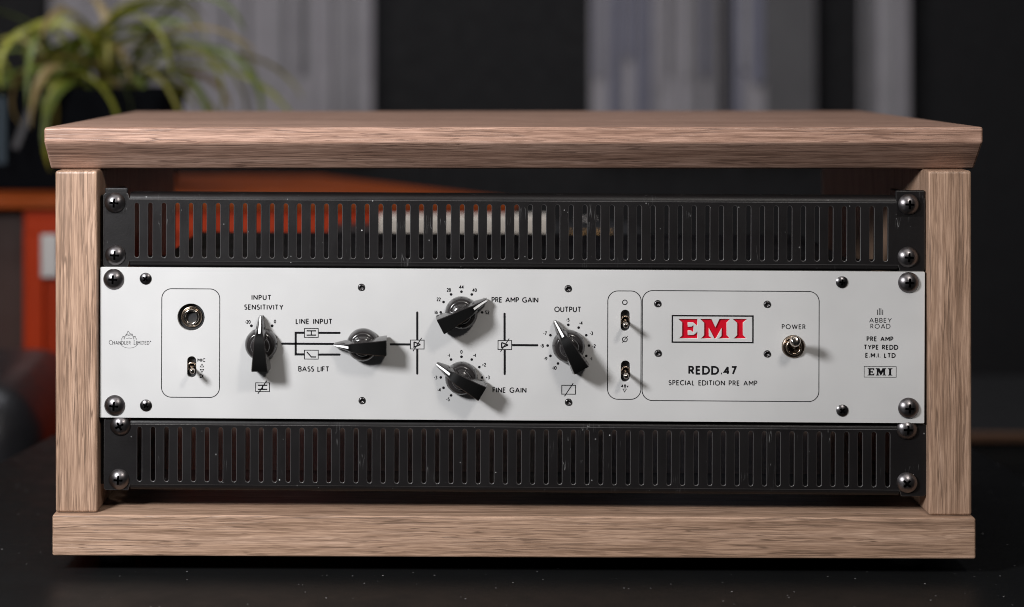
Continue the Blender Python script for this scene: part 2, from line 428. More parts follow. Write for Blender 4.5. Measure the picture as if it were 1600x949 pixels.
# ------------------------------------------------------------------ orange sideboard
red = painted('orange red lacquer', (.36,.030,.004), .55)
redtop = painted('orange wood top', (.24,.044,.005), .6)
for q_ in (red, redtop): q_.node_tree.nodes['Principled BSDF'].inputs['Specular IOR Level'].default_value = .15
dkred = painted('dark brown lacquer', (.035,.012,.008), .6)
ZT = .152
sb = thing('sideboard', 'orange red sideboard with metal plate standing left behind the rack cabinet', 'sideboard', (0, 0, FZ))
fy = .895
fr = at(810, 300, fy).x; fl = at(-260, 300, fy).x; bx = at(500, 300, 1.27).x
def off(o): o.location.z = -FZ; return o
off(prism('top', [(fl, fy-.012),(fr, fy-.012),(bx, 1.27),(fl, 1.27)], ZT-.012, ZT, redtop, sb, .002, 1, axis='z'))
xl = at(36, 400, fy).x; xm = at(-150, 400, fy).x
off(prism('body', [(xl, fy),(fr-.006, fy),(bx-.006, 1.262),(xl, 1.262)], FZ+.05, ZT-.0122, red, sb, .002, 1, axis='z'))
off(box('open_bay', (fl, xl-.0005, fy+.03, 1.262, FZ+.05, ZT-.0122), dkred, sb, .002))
for a, b in ((44, 330), (345, 620)):
    xa, xb = at(a, 400, fy).x, at(b, 400, fy).x; o = bmesh.new()
    z1, z0 = at(44, 338, fy).z, FZ+.1
    box_bm(xa, xb, fy-.010, fy-.0004, z1-.018, z1, .001, 1, o); box_bm(xa, xb, fy-.010, fy-.0004, z0, z0+.018, .001, 1, o)
    box_bm(xa, xa+.018, fy-.010, fy-.0004, z0+.0182, z1-.0182, .001, 1, o); box_bm(xb-.018, xb, fy-.010, fy-.0004, z0+.0182, z1-.0182, .001, 1, o)
    off(from_bm('door', o, red, sb))
p0, p1 = at(64, 366, fy-.0105), at(92, 434, fy-.0105)
off(box('metal_plate', (p0.x, p1.x, fy-.014, fy-.0105, p1.z, p0.z), mat('brushed plate', (.50,.48,.47), .45, .6), sb, .0015))
for x in (fl+.05, bx-.1):
    for y in (fy+.05, 1.2): off(box('leg', (x, x+.04, y, y+.04, FZ, FZ+.0498), dkred, sb, .002))

# ------------------------------------------------------------------ plant in its pot
PY = 1.06
pc = at(88, 290, PY); hw_ = .142; hh_ = at(88, 136, PY).z-ZT
pot = thing('planter', 'long near black planter trough on the orange sideboard under the green plant', 'planter', (pc.x, PY, ZT+.0005))
pm_ = mat('black blue planter glaze', (.0015,.002,.0035), .6, spec=.05)
b = bmesh.new(); rows = []
for z_, k_ in ((0,.90),(.004,.91),(hh_-.008,.985),(hh_-.008,1.0),(hh_,1.0),(hh_,.955),(hh_-.012,.95)):
    rows.append([b.verts.new((x*k_*hw_, y*k_*.075, z_)) for x, y in rrect(-1, 1, -1, 1, .12, 4)])
for P, Q in zip(rows, rows[1:]):
    for i in range(len(P)): j = (i+1) % len(P); b.faces.new((P[i], P[j], Q[j], Q[i]))
b.faces.new(rows[0][::-1]); b.faces.new(rows[-1]); bmesh.ops.recalc_face_normals(b, faces=b.faces)
from_bm('trough', b, pm_, pot)
sx_ = at(27, 170, PY).x-pc.x; box('blue_stripe', (sx_-.005, sx_+.005, -.0768, -.0762, .03, hh_-.010), mat('dull blue stripe', (.006,.024,.042), .5), pot, .0002)
sx_ = at(60, 190, PY).x-pc.x; o = box('highlight_smear', (-.004, .004, -.0790, -.0780, -.024, .024), mat('grey highlight smear', (.045,.045,.052), .5), pot, .0004); o.location = (sx_, 0, hh_-.045); o.rotation_euler = (0, R(22), 0)  # thin grey sliver stands in for a highlight smear on the trough
pl = thing('spider_plant', 'blurred green plant with long arching leaves in the dark planter', 'plant', (pc.x+.01, PY, ZT+hh_-.006))
lm = []
for nme, c in (('yellow green leaf', (.27,.28,.035)), ('mid green leaf', (.12,.16,.025)), ('olive leaf', (.25,.23,.05)), ('straw leaf tip', (.30,.22,.09))):
    m = mat(nme, c, .45); t = NT(m)
    t.l(t.mix(t.noise(t.coord((30,30,120)), 1, 2), tuple(x*.6 for x in c), tuple(min(1, x*1.35) for x in c)), t.b.inputs['Base Color'])
    lm.append(m)
rr = random.Random(21)
def leaf(az, length, lift, droop, width, m, twist=0):
    n = 14; b = bmesh.new(); prev = None
    p = Vector((rr.uniform(-.06,.075), rr.uniform(-.03,.03), 0)); el = lift
    d2 = Vector((math.cos(az), math.sin(az), 0)); side0 = Vector((-math.sin(az), math.cos(az), 0))
    for i in range(n+1):
        t = i/n; wd = width*(.55+1.2*t)*(1-t)**.75+.0004
        dirv = d2*math.cos(el)+Vector((0, 0, math.sin(el))); nrm = side0.cross(dirv)
        s = (side0*math.cos(twist*t)+nrm*math.sin(twist*t))*wd; k = nrm*(-wd*.35)
        row = [b.verts.new(p-s), b.verts.new(p+k), b.verts.new(p+s)]
        if prev:
            for a in (0, 1): b.faces.new((prev[a], prev[a+1], row[a+1], row[a]))
        prev = row; p = p+dirv*(length/n); el -= droop/n*(.4+1.2*t)
    return from_bm('leaf', b, m, pl, True)
for i in range(74):
    az = rr.uniform(0, 2*PI) if i % 3 else rr.uniform(-.9, .5)
    leaf(az, rr.uniform(.14,.28), rr.uniform(.35,1.35), rr.uniform(1.6,3.6), rr.uniform(.005,.010), lm[rr.choice((0,0,1,1,2,3))], rr.uniform(-1.2,1.2))
leaf(-.25, .34, .9, 3.6, .006, lm[0], .4); leaf(-.5, .30, .9, 4.2, .006, lm[0], .2)

# ------------------------------------------------------------------ armchair at the left, things behind the slots, right side
ac = thing('armchair', 'black leather armchair with rounded arm at the left edge behind the table', 'armchair', (0, 0, FZ))
a0 = at(-230, 575, .62); a1 = at(97, 575, .62); lea = painted('black leather', (.013,.0125,.014), .38, grain=.0004)
def soft(name, d, bv, m, par): o = box(name, d, m, par, bv, 6, True); o.location.z = -FZ; return o
soft('armrest', (a0.x, a1.x, .50, .78, FZ+.12, a0.z), .05, lea, ac)
soft('seat', (a0.x-.30, a0.x-.001, .50, 1.0, FZ+.12, -.22), .05, lea, ac)
soft('backrest', (a0.x-.30, a0.x-.001, 1.001, 1.15, FZ+.12, .05), .05, lea, ac)
for x in (a0.x-.25, a1.x-.1):
    for y in (.54, .70): o = box('leg', (x, x+.04, y, y+.04, FZ, FZ+.1202), M['steel_black'], ac, .002); o.location.z = -FZ

st = thing('side_table', 'small black side table hidden behind the rack', 'side table', (0, 0, FZ))
wy = .70; q0 = at(588, 352, wy); q1 = at(862, 337, wy); zb = at(588, 369, wy).z
def lift(o): o.location.z = -FZ; return o
lift(box('top', (q0.x-.05, q1.x+.09, wy-.03, wy+.15, zb-.012, zb-.0005), M['steel_black'], st, .002))
for x in (q0.x-.03, q1.x+.05):
    for y in (wy, wy+.12): lift(box('leg', (x, x+.02, y, y+.02, FZ, zb-.0122), M['steel_black'], st, .001))
tr = prism('white_case', [(q0.x, wy),(q1.x, wy),(q1.x, wy+.016),(q0.x+.004, wy+.016)], 0, q1.z-zb, mat('cream plastic', (.80,.74,.68), .5), None, .002, 2, axis='z')
tr.location = (0, 0, zb); tag(tr, 'slim cream white case seen through the upper vent slots', 'case')
g1 = at(888, 365, .66); g2 = at(958, 366, .66); g3 = at(900, 343, .66); g4 = at(932, 340, .66)
hs = thing('headphone_stand', 'small brass and steel stand glimpsed through the upper slots', 'stand', ((g1.x+g2.x)/2, .66, zb))
ox, oz = (g1.x+g2.x)/2, zb
box('foot_bar', (g1.x-ox, g2.x-ox, .0, .006, g1.z-.002-oz, g1.z+.002-oz), mat('brass', (.45,.28,.13), .35, 1), hs, .0008)
box('cross_bar', (g3.x-ox, g4.x-ox, .0, .006, g3.z-.0015-oz, g3.z+.0015-oz), mat('steel', (.5,.48,.48), .35, 1), hs, .0008)
box('post', (-.002, .002, .0065, .010, 0, g3.z+.003-oz), M['steel_black'], hs, .0005)

dy = 1.25; d0 = at(1480, 676, dy); d1 = at(1480, 691, dy)
bn = thing('bench', 'low black bench with a brown wooden front edge at the right edge behind the table', 'bench', (d0.x, dy, FZ))
bx1 = 1.15-d0.x
box('seat', (0, bx1, .0102, .42, d0.z-.05-FZ, d0.z-FZ), painted('black bench felt', (.008,.008,.009), .8), bn, .004)
box('wooden_edge', (0, bx1, 0, .010, d1.z-FZ, d0.z-FZ-.001), mat('brown wood edge', (.16,.085,.052), .45), bn, .002)
for x in (.03, bx1-.07):
    for y in (.03, .36): box('leg', (x, x+.04, y, y+.04, 0, d0.z-.0502-FZ), M['steel_black'], bn, .002)

# ================================================================== wooden cabinet
WC, ZCT, ZCS, ZCB, CB = .27282, .26013, .25101, .23478, .0185
WB, ZBT, ZBB, YB = .26807, .03401, .01004, -.00093
XI, XO, YP, D = .2424, .2672, .00389, .322
cab = thing('rack_cabinet', 'open fronted oak laminate rack cabinet with a wide overhanging lid', 'cabinet', (0, 0, 0))
prism('lid', [(0, ZCT),(0, ZCS),(CB, ZCB),(D, ZCB),(D, ZCT)], -WC, WC, M['wood_top'], cab, .0015, 3)
prism('base', [(YB, ZBT),(YB, ZBB),(D-.004, ZBB),(D-.004, ZBT)], -WB, WB, M['wood_x'], cab, .0012, 3)
for s in (-1, 1):
    x0, x1 = sorted((s*XI, s*XO))
    box('side_panel', (x0, x1, YP, D-.004, ZBT+.00012, ZCB-.00015), M['wood_z'], cab, .0017, 3)
for x in (-.235, .235):
    for y in (.03, .28):
        o = from_bm('foot', lathe_bm([(0,0),(.010,0),(.011,.001),(.012,.0099),(0,.0099)], 24), M['rubber'], cab, True)
        o.rotation_euler = (-PI/2, 0, 0); o.location = (x, y, 0)
# steel rack rails screwed inside the sides
for s in (-1, 1):
    xi = s*.2420; b = bmesh.new()
    x0, x1 = sorted((xi, s*.2265)); zt = (at(180, 305, .0125) if s < 0 else at(1425, 309, .0125)).z
    box_bm(x0, x1, .0125, .0145, .049, zt, .0005, 1, b)
    a0_, a1_ = sorted((xi, xi-s*.002)); box_bm(a0_, a1_, .0147, .090, .049, zt, .0005, 1, b)  # return leg deepened to cover the lit strip of inner wall
    ta, tb_ = sorted(((at(165, 300, .0125).x, at(201, 300, .0125).x) if s < 0 else (at(1398, 300, .0125).x, at(1444, 300, .0125).x)))
    tz = at(180, 293.5, .0105).z if s < 0 else at(1425, 297.5, .0105).z
    box_bm(ta, tb_, .0102, .0122, zt-.012, tz, .0009, 3, b)
    from_bm('rack_rail', b, M['vent'], cab)

# ================================================================== screws (shared meshes)
def eval_mesh(o):
    dg = bpy.context.evaluated_depsgraph_get(); dg.update()
    me = bpy.data.meshes.new_from_object(o.evaluated_get(dg)); return me
def screw_mesh(name, rad, h, flange, mt_):
    b = bmesh.new()
    e0 = .0004; Rr_ = (rad*rad+(h-e0)**2)/(2*(h-e0)); prof = [(0,-.0008),(rad,-.0008)]; n = 12
    for i in range(n+1):
        a = math.asin(rad/Rr_)*(1-i/n)
        prof.append((Rr_*math.sin(a), h-Rr_+Rr_*math.cos(a)))
    prof[-1] = (0, h)
    lathe_bm(prof, 56, b); o = from_bm('tmp', b, mt_)
    c = bmesh.new(); L, t_ = rad*(.54 if rad > .005 else .68), rad*(.105 if rad > .005 else .15)
    def tap(dx, dz):
        vs = []
        for y, k in ((-h-.001, 1.12), (-h+rad*.46, .35)):
            for sx, sz in ((-1,-1),(1,-1),(1,1),(-1,1)): vs.append(c.verts.new((sx*dx*(k if dx > dz else 1), y, sz*dz*(k if dz > dx else 1))))
        for f in ((0,1,2,3),(7,6,5,4),(0,4,5,1),(1,5,6,2),(2,6,7,3),(3,7,4,0)): c.faces.new([vs[i] for i in f])
    tap(L, t_); bmesh.ops.recalc_face_normals(c, faces=c.faces)
    k1 = from_bm('tmp2', c, mt_); c = bmesh.new(); tap(t_*1.003, L*1.003); bmesh.ops.recalc_face_normals(c, faces=c.faces); k2 = from_bm('tmp3', c, mt_)
    for k in (k1, k2):
        md = o.modifiers.new('b', 'BOOLEAN'); md.object = k; md.operation = 'DIFFERENCE'; md.solver = 'EXACT'
    me = eval_mesh(o)
    for q in (o, k1, k2): bpy.data.objects.remove(q)
    me.name = name
    for p in me.polygons: p.use_smooth = True
    try: me.set_sharp_from_angle(angle=R(32))
    except Exception: pass
    me.materials.clear(); me.materials.append(mt_); me.materials.append(M['screw_recess'])
    for p in me.polygons:
        c_ = p.center; q = math.hypot(c_.x, c_.z); surf = h-Rr_+math.sqrt(max(0, Rr_*Rr_-q*q))
        p.material_index = 1 if (q < rad*.76 and -c_.y < surf-.00016) else 0
    return me
RS = screw_mesh('rack screw', 16.2*PX, .0037, .0009, M['screw'])
SS = screw_mesh('small screw', 9.2*PX, .0016, .0004, M['screw_dark'])
def screw(me, name, u, v, parent, ang, y=0.0, tilt=(0, 0)):
    o = bpy.data.objects.new(name, me); C.objects.link(o); o.parent = parent
    x, z = gp(u, v, .003); o.location = (x, y, z); o.rotation_euler = (tilt[0], R(ang), tilt[1]); return o

# ================================================================== vent panels
def vent(label, uL, uR, vTL, vTR, vBL, vBR, s0, s1, v0, v1, screws, shape):
    t = thing('vent_panel', label, 'vent panel', GORG, (0, GROT, 0), 'slotted black vent panels')
    y0 = .0022; k = -y0
    x0 = gp(uL, vBL, k)[0]; x1 = gp(uR, vBR, k)[0]
    zt = (gp(uL, vTL, k)[1]+gp(uR, vTR, k)[1])/2; zb = (gp(uL, vBL, k)[1]+gp(uR, vBR, k)[1])/2
    e = .0145; r = .0034
    outer = [(x0+.0012, zb),(x0+e, zb),(x0+e+.001, zb+r),(x1-e-.001, zb+r),(x1-e, zb),(x1-.0012, zb),(x1, zb+.0012),(x1, zt-.0012),
             (x1-.0012, zt),(x1-e, zt),(x1-e-.001, zt-r),(x0+e+.001, zt-r),(x0+e, zt),(x0+.0012, zt),(x0, zt-.0012),(x0, zb+.0012)]
    xa = gp(s0, v0, k)[0]; xb = gp(s1, v0, k)[0]; za = gp((s0+s1)/2, v0, k)[1]; zc = gp((s0+s1)/2, v1, k)[1]
    holes = [stadium(xa+(xb-xa)*i/55, zc, za, 7.0*PX, 6) for i in range(56)]
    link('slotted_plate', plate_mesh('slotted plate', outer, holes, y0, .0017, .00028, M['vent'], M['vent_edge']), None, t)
    for s, zz in ((1, zt-r), (-1, zb+r)):
        b = bmesh.new(); pr = [(y0+r-r*math.cos(R(a)), zz+s*r*math.sin(R(a))) for a in range(0, 91, 15)]+[(y0+(.016 if s > 0 else .05), zz+s*r)]  # bottom fold deepened to keep slot light off the cabinet floor
        inn = [(y0+r-(r-.0016)*math.cos(R(a)), zz+s*(r-.0016)*math.sin(R(a))) for a in range(0, 91, 15)]+[(y0+(.016 if s > 0 else .05), zz+s*(r-.0016))]
        ring = pr+inn[::-1]
        A = [b.verts.new((x0+e+.0012, p[0], p[1])) for p in ring]; B = [b.verts.new((x1-e-.0012, p[0], p[1])) for p in ring]
        b.faces.new(A); b.faces.new(B[::-1]); n = len(ring)
        for i in range(n): b.faces.new((A[i], B[i], B[(i+1) % n], A[(i+1) % n]))
        bmesh.ops.recalc_face_normals(b, faces=b.faces)
        o = from_bm('folded_flange', b, M['vent'], t, True)
        try: o.data.set_sharp_from_angle(angle=R(35))
        except Exception: pass
    for (u, v, a, tilt) in screws: screw(RS, 'rack_screw', u, v, t, a, y0, tilt)
    return t
vent('black slotted vent panel above the grey preamp faceplate, orange showing through', 161, 1445, 302.6, 307.2, 417.4, 424.0,
     213.9, 1383.7, 319.9, 405.6, [(177,318,4,(0,0)),(178,400,2,(0,0)),(1423,320.5,3,(0,0)),(1422,403.5,3,(0,0))], 0)
vent('black slotted vent panel below the grey preamp faceplate', 162, 1447, 654.5, 661.5, 768, 774,
     218, 1387, 671.3, 756.6, [(185.5,667.5,-28,(0,0)),(183.5,752,3,(0,0)),(1420.5,673.5,2,(0,0)),(1420,757.5,42,(0,-.14))], 1)

# ================================================================== preamp
pa = thing('preamp', 'grey faced REDD.47 preamp with five black pointer knobs and red EMI badge', 'preamp', GORG, (0, GROT, 0))
x0, zt = gp(156, 418.6); x1, _ = gp(1445, 425.4); _, zb = gp(155.7, 651.6)
x0, x1, zb, zt = -.2413, .2413, .0, .0884
def lg(pts): return [gp(1040+x/10.667, 480+y/10.667) for x, y in pts]
LE = [(215,200),(530,200),(530,316),(462,257),(370,257),(370,330),(432,330),(465,305),(465,425),(425,392),(370,392),(370,468),(470,468),(530,412),(530,522),(222,522),(278,478),(278,255)]
LM = [(580,200),(765,200),(830,345),(900,200),(1080,200),(1018,262),(1018,470),(1075,525),(880,525),(935,485),(935,352),(840,525),(815,525),(722,352),(722,485),(780,525),(590,525),(645,470),(645,262)]
LI = [(1120,200),(1365,200),(1290,262),(1290,470),(1350,525),(1135,525),(1195,470),(1195,262)]
holes = [lg(LE), lg(LM), lg(LI)]
jx, jz = gp(298.5, 496); holes.append(circ(jx, jz, 21.3*PX, 40))
slots = [(299.5, 557, 590.5), (977, 484.3, 517.8), (977.3, 563.7, 597.3)]
for u, v0, v1 in slots:
    x, z0_ = gp(u, v1); _, z1_ = gp(u, v0); holes.append(stadium(x, z0_, z1_, 14.2*PX, 8))
tiny = [(565,449.5),(566,626.5),(888,451.5),(888.5,629),(1028,475),(1199,476),(1028.5,552.5),(1199,553.5)]
for u, v in tiny: x, z = gp(u, v); holes.append(circ(x, z, 5.7*PX, 20))
pxp, pzp = gp(1239.5, 541.8); holes.append(circ(pxp, pzp, 17.8*PX, 36))
link('faceplate', plate_mesh('faceplate', [(x0+.0004,zb),(x1-.0004,zb),(x1,zb+.0004),(x1,zt-.0004),(x1-.0004,zt),(x0+.0004,zt),(x0,zt-.0004),(x0,zb+.0004)],
     holes, 0.0, .003, .00016, M['plate']), None, pa)
a, b_ = gp(1052, 492); c, d = gp(1174, 534)
box('red_badge', (a, c, .0009, .0032, d, b_), M['red'], pa)
# chassis behind
ch = bmesh.new(); box_bm(-.2165, .2165, .0034, .25, .002, .0862, .0008, 1, ch); from_bm('chassis', ch, M['steel_black'], pa)

# ---- printing
def word(name, *args, m='ink', **kw):
    q = Ink(); q.text(*args, **kw); return q.build(name, M[m], pa)
for args in (('INPUT', 393,424,460.8,469.2), ('SENSITIVITY', 381.5,443,475.8,484.4), ('LINE INPUT', 462,519.5,498,506.7), ('BASS LIFT', 466,514.5,572.3,581),
             ('PRE AMP GAIN', 768,841,464.3,473), ('FINE GAIN', 769.5,822.5,605.3,614), ('OUTPUT', 866,908,479.2,488)):
    word('control_lettering', *args, w=1.25)
word('switch_lettering', 'POWER', 1221.5,1258.5,506.8,514.6, 1.0)
word('switch_lettering', 'MIC', 308.5,321,560,565.8,.95); word('switch_lettering', 'DI', 312,317.8,585,590.8,.95); word('switch_lettering', '48v', 970.5,982,600.6,606,.9)
word('model_lettering', 'REDD.47',1075.5,1150.5,571.8,585.6,2.3); word('model_lettering', 'SPECIAL EDITION PRE AMP', 1044.5,1182.5,594,602.3,1.1)
word('maker_lettering', 'ABBEY',1358,1393,497,504.4,.85, m='ink_thin'); word('maker_lettering', 'ROAD',1360,1391,506.2,513.8,.85, m='ink_thin')
word('maker_lettering', 'PRE AMP',1354,1395.5,525.8,533.6,1.25); word('maker_lettering', 'TYPE REDD',1349.5,1403,538.8,546.6,1.25); word('maker_lettering', 'E.M.I. LTD',1352,1399,551.6,559.3,1.25)
k = Ink()
for u, v in ((1371,484),(1373.8,481.8),(1376.4,481.8),(1379.2,484)): k.line([(u,v),(u,492.4)],1.1)
k.build('studio_emblem', M['ink'], pa)
k = Ink(); k.rect(1350.3,1400.3,572.8,589.8,.8)
for L_ in (LE, LM, LI): k.poly([gp(1355+(x-215)*40/1150, 575.6+(y-200)*11.4/325) for x, y in L_])
k.build('small_badge', M['ink'], pa)
k = Ink()                                            # winery style crest and name at the left end
def serif(st, u0, u1, big, small, v):
    hs = [big if (i == 0 or st[i-1] == ' ') else small for i in range(len(st))]
    ws = [2.6 if c_ == ' ' else max(G[c_][0], .10)*h*.80 for c_, h in zip(st, hs)]
    sp = (u1-u0-sum(ws))/(len(st)-1); u = u0
    for c_, h, gw in zip(st, hs, ws):
        x, z = gp(u, v)
        for pl in G[c_][1]:
            k.ribbon([(x+p[0]*h*PX*.80, z+p[1]*h*PX) for p in pl], .75*PX)
        if c_ in 'HNLIMTD':
            k.ribbon([(x-.7*PX, z),(x+.8*PX, z)], .45*PX); k.ribbon([(x-.7*PX, z+h*PX),(x+.8*PX, z+h*PX)], .45*PX)
        u += gw+sp
serif('CHANDLER LIMITED', 170.5, 233, 6.6, 5.0, 538.4); k.dot(235.3, 533.6, .9)
k.line([(202+13.2*math.cos(R(a)), 536.5+7.6*math.sin(R(a))) for a in range(-12, 193, 9)], .55)
k.line([(190,532),(190.2,529),(191.8,527.5)], .5); k.line([(214,532),(213,529),(211.8,527.5)], .5)
for u, v in ((193.5,527.5),(209.8,527.5)):
    k.line([(u-2,525.5),(u-1,527),(u,525.8),(u+1,527),(u+2,525.3)], .7); k.line([(u-1.3,527),(u-1.2,530.5)], .6); k.line([(u+1.3,527),(u+1.2,530.5)], .6)
k.line([(195.5,526),(197,523),(199.2,520.5),(199.8,517.4),(201.5,519.2),(203,521.5),(205.5,522.2),(206.5,522),(207.8,526)], .7)
for u, v in ((199,524),(204.3,524)): k.line([(u+2*math.cos(R(a)), v+1.2*math.sin(R(a))) for a in range(0, 361, 30)], .5)
for u, v in ((199,527.7),(204.3,527.7)): k.line([(u+2.4*math.cos(R(a)), v+1.6*math.sin(R(a))) for a in range(0, 181, 20)], .5)
k.build('maker_crest', M['ink_thin'], pa)
def dial(cx, cy, marks, nums, r=32.3, dr=2.1):
    q = Ink()
    for a in marks: q.dot(cx+r*math.sin(R(a)), cy-r*math.cos(R(a)), dr)
    for n_ in nums: q.num(*n_)
    q.build('dial_scale', M['ink'], pa)
dial(409, 537.3, (-30, 0, 30), (('-20',387,503.2),('10',410.5,496),('0',429.7,502.6)), 32.3, 2.3)
dial(721, 488.3, range(-90, 91, 30), (('16',681.5,488.2),('22',685.4,468),('28',701.2,453.3),('44',721,448.7),('40',741.5,453.6),('46',757.5,468),('52',761.3,488.4)))
dial(721, 590, range(-150, 91, 30), (('-5',699.8,624.2),('-4',686,609.3),('-3',680.5,590.2),('-2',685.5,570),('-1',701,555.4),('0',721,550),('+1',741.4,555.4),('+2',756.2,570.2),('+3',762,590)))
dial(888, 540.2, range(-150, 121, 30), (('-5',887,500),('-4',907.5,505),('-3',923.8,521),('-2',928,541),('-1',923.5,560.8),('-6',867,505),('-7',851.5,521),('-8',846.8,540.5),('-9',852.3,560.8),('-10',866,575.2)))
T = 3.4
def dia(name, fn, m='ink'):                          # one printed sign or line, a part of its own
    q = Ink(); fn(q); q.build(name, M[m], pa)
def seg(pts, rnd_at=None, w=T):
    def f(q):
        q.line(pts, w)
        if rnd_at: q.dot(*rnd_at, w/2)
    dia('diagram_line', f)
def hbars(q, u0, u1, v0, v1, w=1.6):
    q.rect(u0, u1, v0, v1, 1.2)
    q.line([(u0+3.3, v0+3.8),(u1-3.3, v0+3.8)], w+.3); q.line([(u0+3.3, v1-3.6),(u1-3.3, v1-3.6)], w+.3); q.line([((u0+u1)/2, v0+4),((u0+u1)/2, v1-4)], w)
seg([(441,537.2),(524,537.7)], (441,537.2)); seg([(609,538.3),(641,538.5)])
seg([(475.2,520.2),(462,520.2),(462,554),(475.2,554)])
seg([(498,520.3),(530.5,520.4)], (530.5,520.4)); seg([(498,554.3),(530.5,554.3)], (530.5,554.3))
dia('diagram_symbol', lambda q: hbars(q, 475.8,497.2,513.4,527.5))
dia('diagram_symbol', lambda q: (q.rect(475.8,497.2,547.4,561.4,1.2), q.line([(479.5,550),(486.5,558),(493.8,558)],1.9)))
for cu_, y_ in ((652, 538.6), (788.8, 539.4)):
    dia('diagram_symbol', lambda q: (q.rect(cu_-10.6, cu_+10.6, y_-7, y_+7, 1.25), q.line([(cu_-5, y_-4),(cu_+5, y_),(cu_-5, y_+4),(cu_-5, y_-4)], 2.0),
                                     q.line([(cu_-6.8,y_+10.5),(cu_+6.8,y_-10.3)], 1.3)))
seg([(652,488.5),(652,531)], (652,488.5)); seg([(652,546.2),(652,584)], (652,584))
seg([(788.4,490.5),(788.4,531.8)], (788.4,490.5)); seg([(788.6,547),(788.6,584.5)], (788.6,584.5))
seg([(800.2,539.5),(839.5,539.8)], (839.5,539.8))
dia('diagram_symbol', lambda q: (hbars(q, 399.5,421,598.4,612.2,1.7), q.line([(403,615.5),(416.8,595)],1.5)))
dia('diagram_symbol', lambda q: (q.rect(877.8,899.2,602.2,616.2,1.25), q.line([(882,619.5),(895.6,599)],1.4)))
def frame(u0, u1, v0, v1, r, w):
    q = Ink(); a_, b2 = gp(u0, v1), gp(u1, v0); p = rrect(a_[0], b2[0], a_[1], b2[1], r*PX, 10); q.ribbon(p+[p[0]], w*PX)
    q.build('outline', M['ink_thin'], pa)
frame(252.3,343.5,451.8,620.8,15.5,1.3); frame(949.2,1001.9,455,624,16,1.3); frame(1003.2,1280,455.8,626,16,1.3)
k = Ink(); a_ = gp(1050.6, 493.4); b2 = gp(1176.4, 535.6)
k.ribbon([a_, (b2[0], a_[1]), b2, (a_[0], b2[1]), a_], 2.3*PX); k.build('badge_frame', M['ink'], pa)
def ring(q, u, v, r, w): x, z = gp(u, v); p = circ(x, z, r*PX, 24); q.ribbon(p+[p[0]], w*PX)
dia('printed_symbol', lambda q: ring(q, 976.3,472.7,3.6,1.4))
dia('printed_symbol', lambda q: (ring(q, 976.3,530.6,3.7,1.4), q.line([(972.3,535.6),(980.6,525.4)], 1.0)))
for u, v, s_ in ((315.6,571.3,1),(315.6,579.8,-1),(976,610.4,-1)):
    dia('printed_symbol', lambda q: q.line([(u-2.7, v+2.4*s_),(u+2.7, v+2.4*s_),(u, v-2.4*s_),(u-2.7, v+2.4*s_)], .9))

# ---- knobs
def skirt():
    b = lathe_bm([(0,0),(.0092,0),(.00955,.0006),(.0096,.0028),(.00935,.0048),(.0087,.0066),(.0077,.0079),(.0066,.0085),(.0061,.0082),(.0057,.0086),(.0055,.0105),(.0049,.0112),(0,.0113)], 56)
    me = bpy.data.meshes.new('knob skirt'); b.to_mesh(me); b.free()
    for p in me.polygons: p.use_smooth = True
    me.materials.append(M['bakelite']); return me
SEC = [(-.0170,.0007,.0005,.0050),(-.0163,.0012,.0008,.0062),(-.0134,.0019,.0011,.0082),(-.0105,.0026,.0015,.0108),(-.0080,.0031,.0021,.0138),(-.0060,.0034,.0027,.0156),
       (-.0020,.0038,.0033,.0166),(.0030,.0042,.0037,.0168),(.0080,.0047,.0041,.0167),(.0118,.0053,.0045,.0164),(.0138,.0055,.0047,.0158),(.0141,.0054,.0045,.0140)]
def grip(topmat):
    b = bmesh.new(); rows = []
    for z, wb, wt, h in SEC:
        hb = .0015 if abs(z) > .0085 else .004
        if z > .0085: hb = .0020
        pts = [(-wb, hb), (-wb*1.01, h*.62), (-wt, h-.0004), (-wt+.0004, h), (wt-.0004, h), (wt, h-.0004), (wb*1.01, h*.62), (wb, hb)]
        if wt < .0006: pts[3] = (-wt*.6, h); pts[4] = (wt*.6, h)
        rows.append([b.verts.new((x, -hh, -z)) for x, hh in pts])
    n = 8
    for P, Q in zip(rows, rows[1:]):
        for i in range(n):
            f = b.faces.new((P[i], P[(i+1) % n], Q[(i+1) % n], Q[i])); f.material_index = 1 if (i == 3) else 0
    b.faces.new(rows[0][::-1]); b.faces.new(rows[-1]); bmesh.ops.recalc_face_normals(b, faces=b.faces)
    me = bpy.data.meshes.new('knob grip'); b.to_mesh(me); b.free()
    me.materials.append(M['bakelite']); me.materials.append(M['bakelite_top'])
    for p in me.polygons: p.use_smooth = True
    try: me.set_sharp_from_angle(angle=R(28))
    except Exception: pass
    return me
def line_mesh():
    b = bmesh.new(); sel = [s for s in SEC if s[0] < -.0065]; prev = None
    for z, wb, wt, h in sel:
        ww = min(max(wt*.5, .0004), .00068); zz = -z
        row = [b.verts.new((-ww, -h-.00012, zz)), b.verts.new((ww, -h-.00012, zz))]
        if prev: b.faces.new((prev[0], prev[1], row[1], row[0]))
        prev = row
    bmesh.ops.recalc_face_normals(b, faces=b.faces)
    me = bpy.data.meshes.new('pointer line'); b.to_mesh(me); b.free(); me.materials.append(M['white_line']); return me
KS, KG, KL = skirt(), grip(0), line_mesh()
def knob(u, v, ang):
    x, z = gp(u, v)
    base = bpy.data.objects.new('knob', KS); C.objects.link(base); base.parent = pa
    base.location = (x, -.00002, z); base.rotation_euler = (0, R(ang), 0)
    g = bpy.data.objects.new('pointer_grip', KG); C.objects.link(g); g.parent = base
    l = bpy.data.objects.new('pointer_line', KL); C.objects.link(l); l.parent = base
    return base
knob(409, 537.3, -1); knob(567.5, 538, -90); knob(721, 488.3, 62); knob(721, 590, -60); knob(888, 540.2, -29)

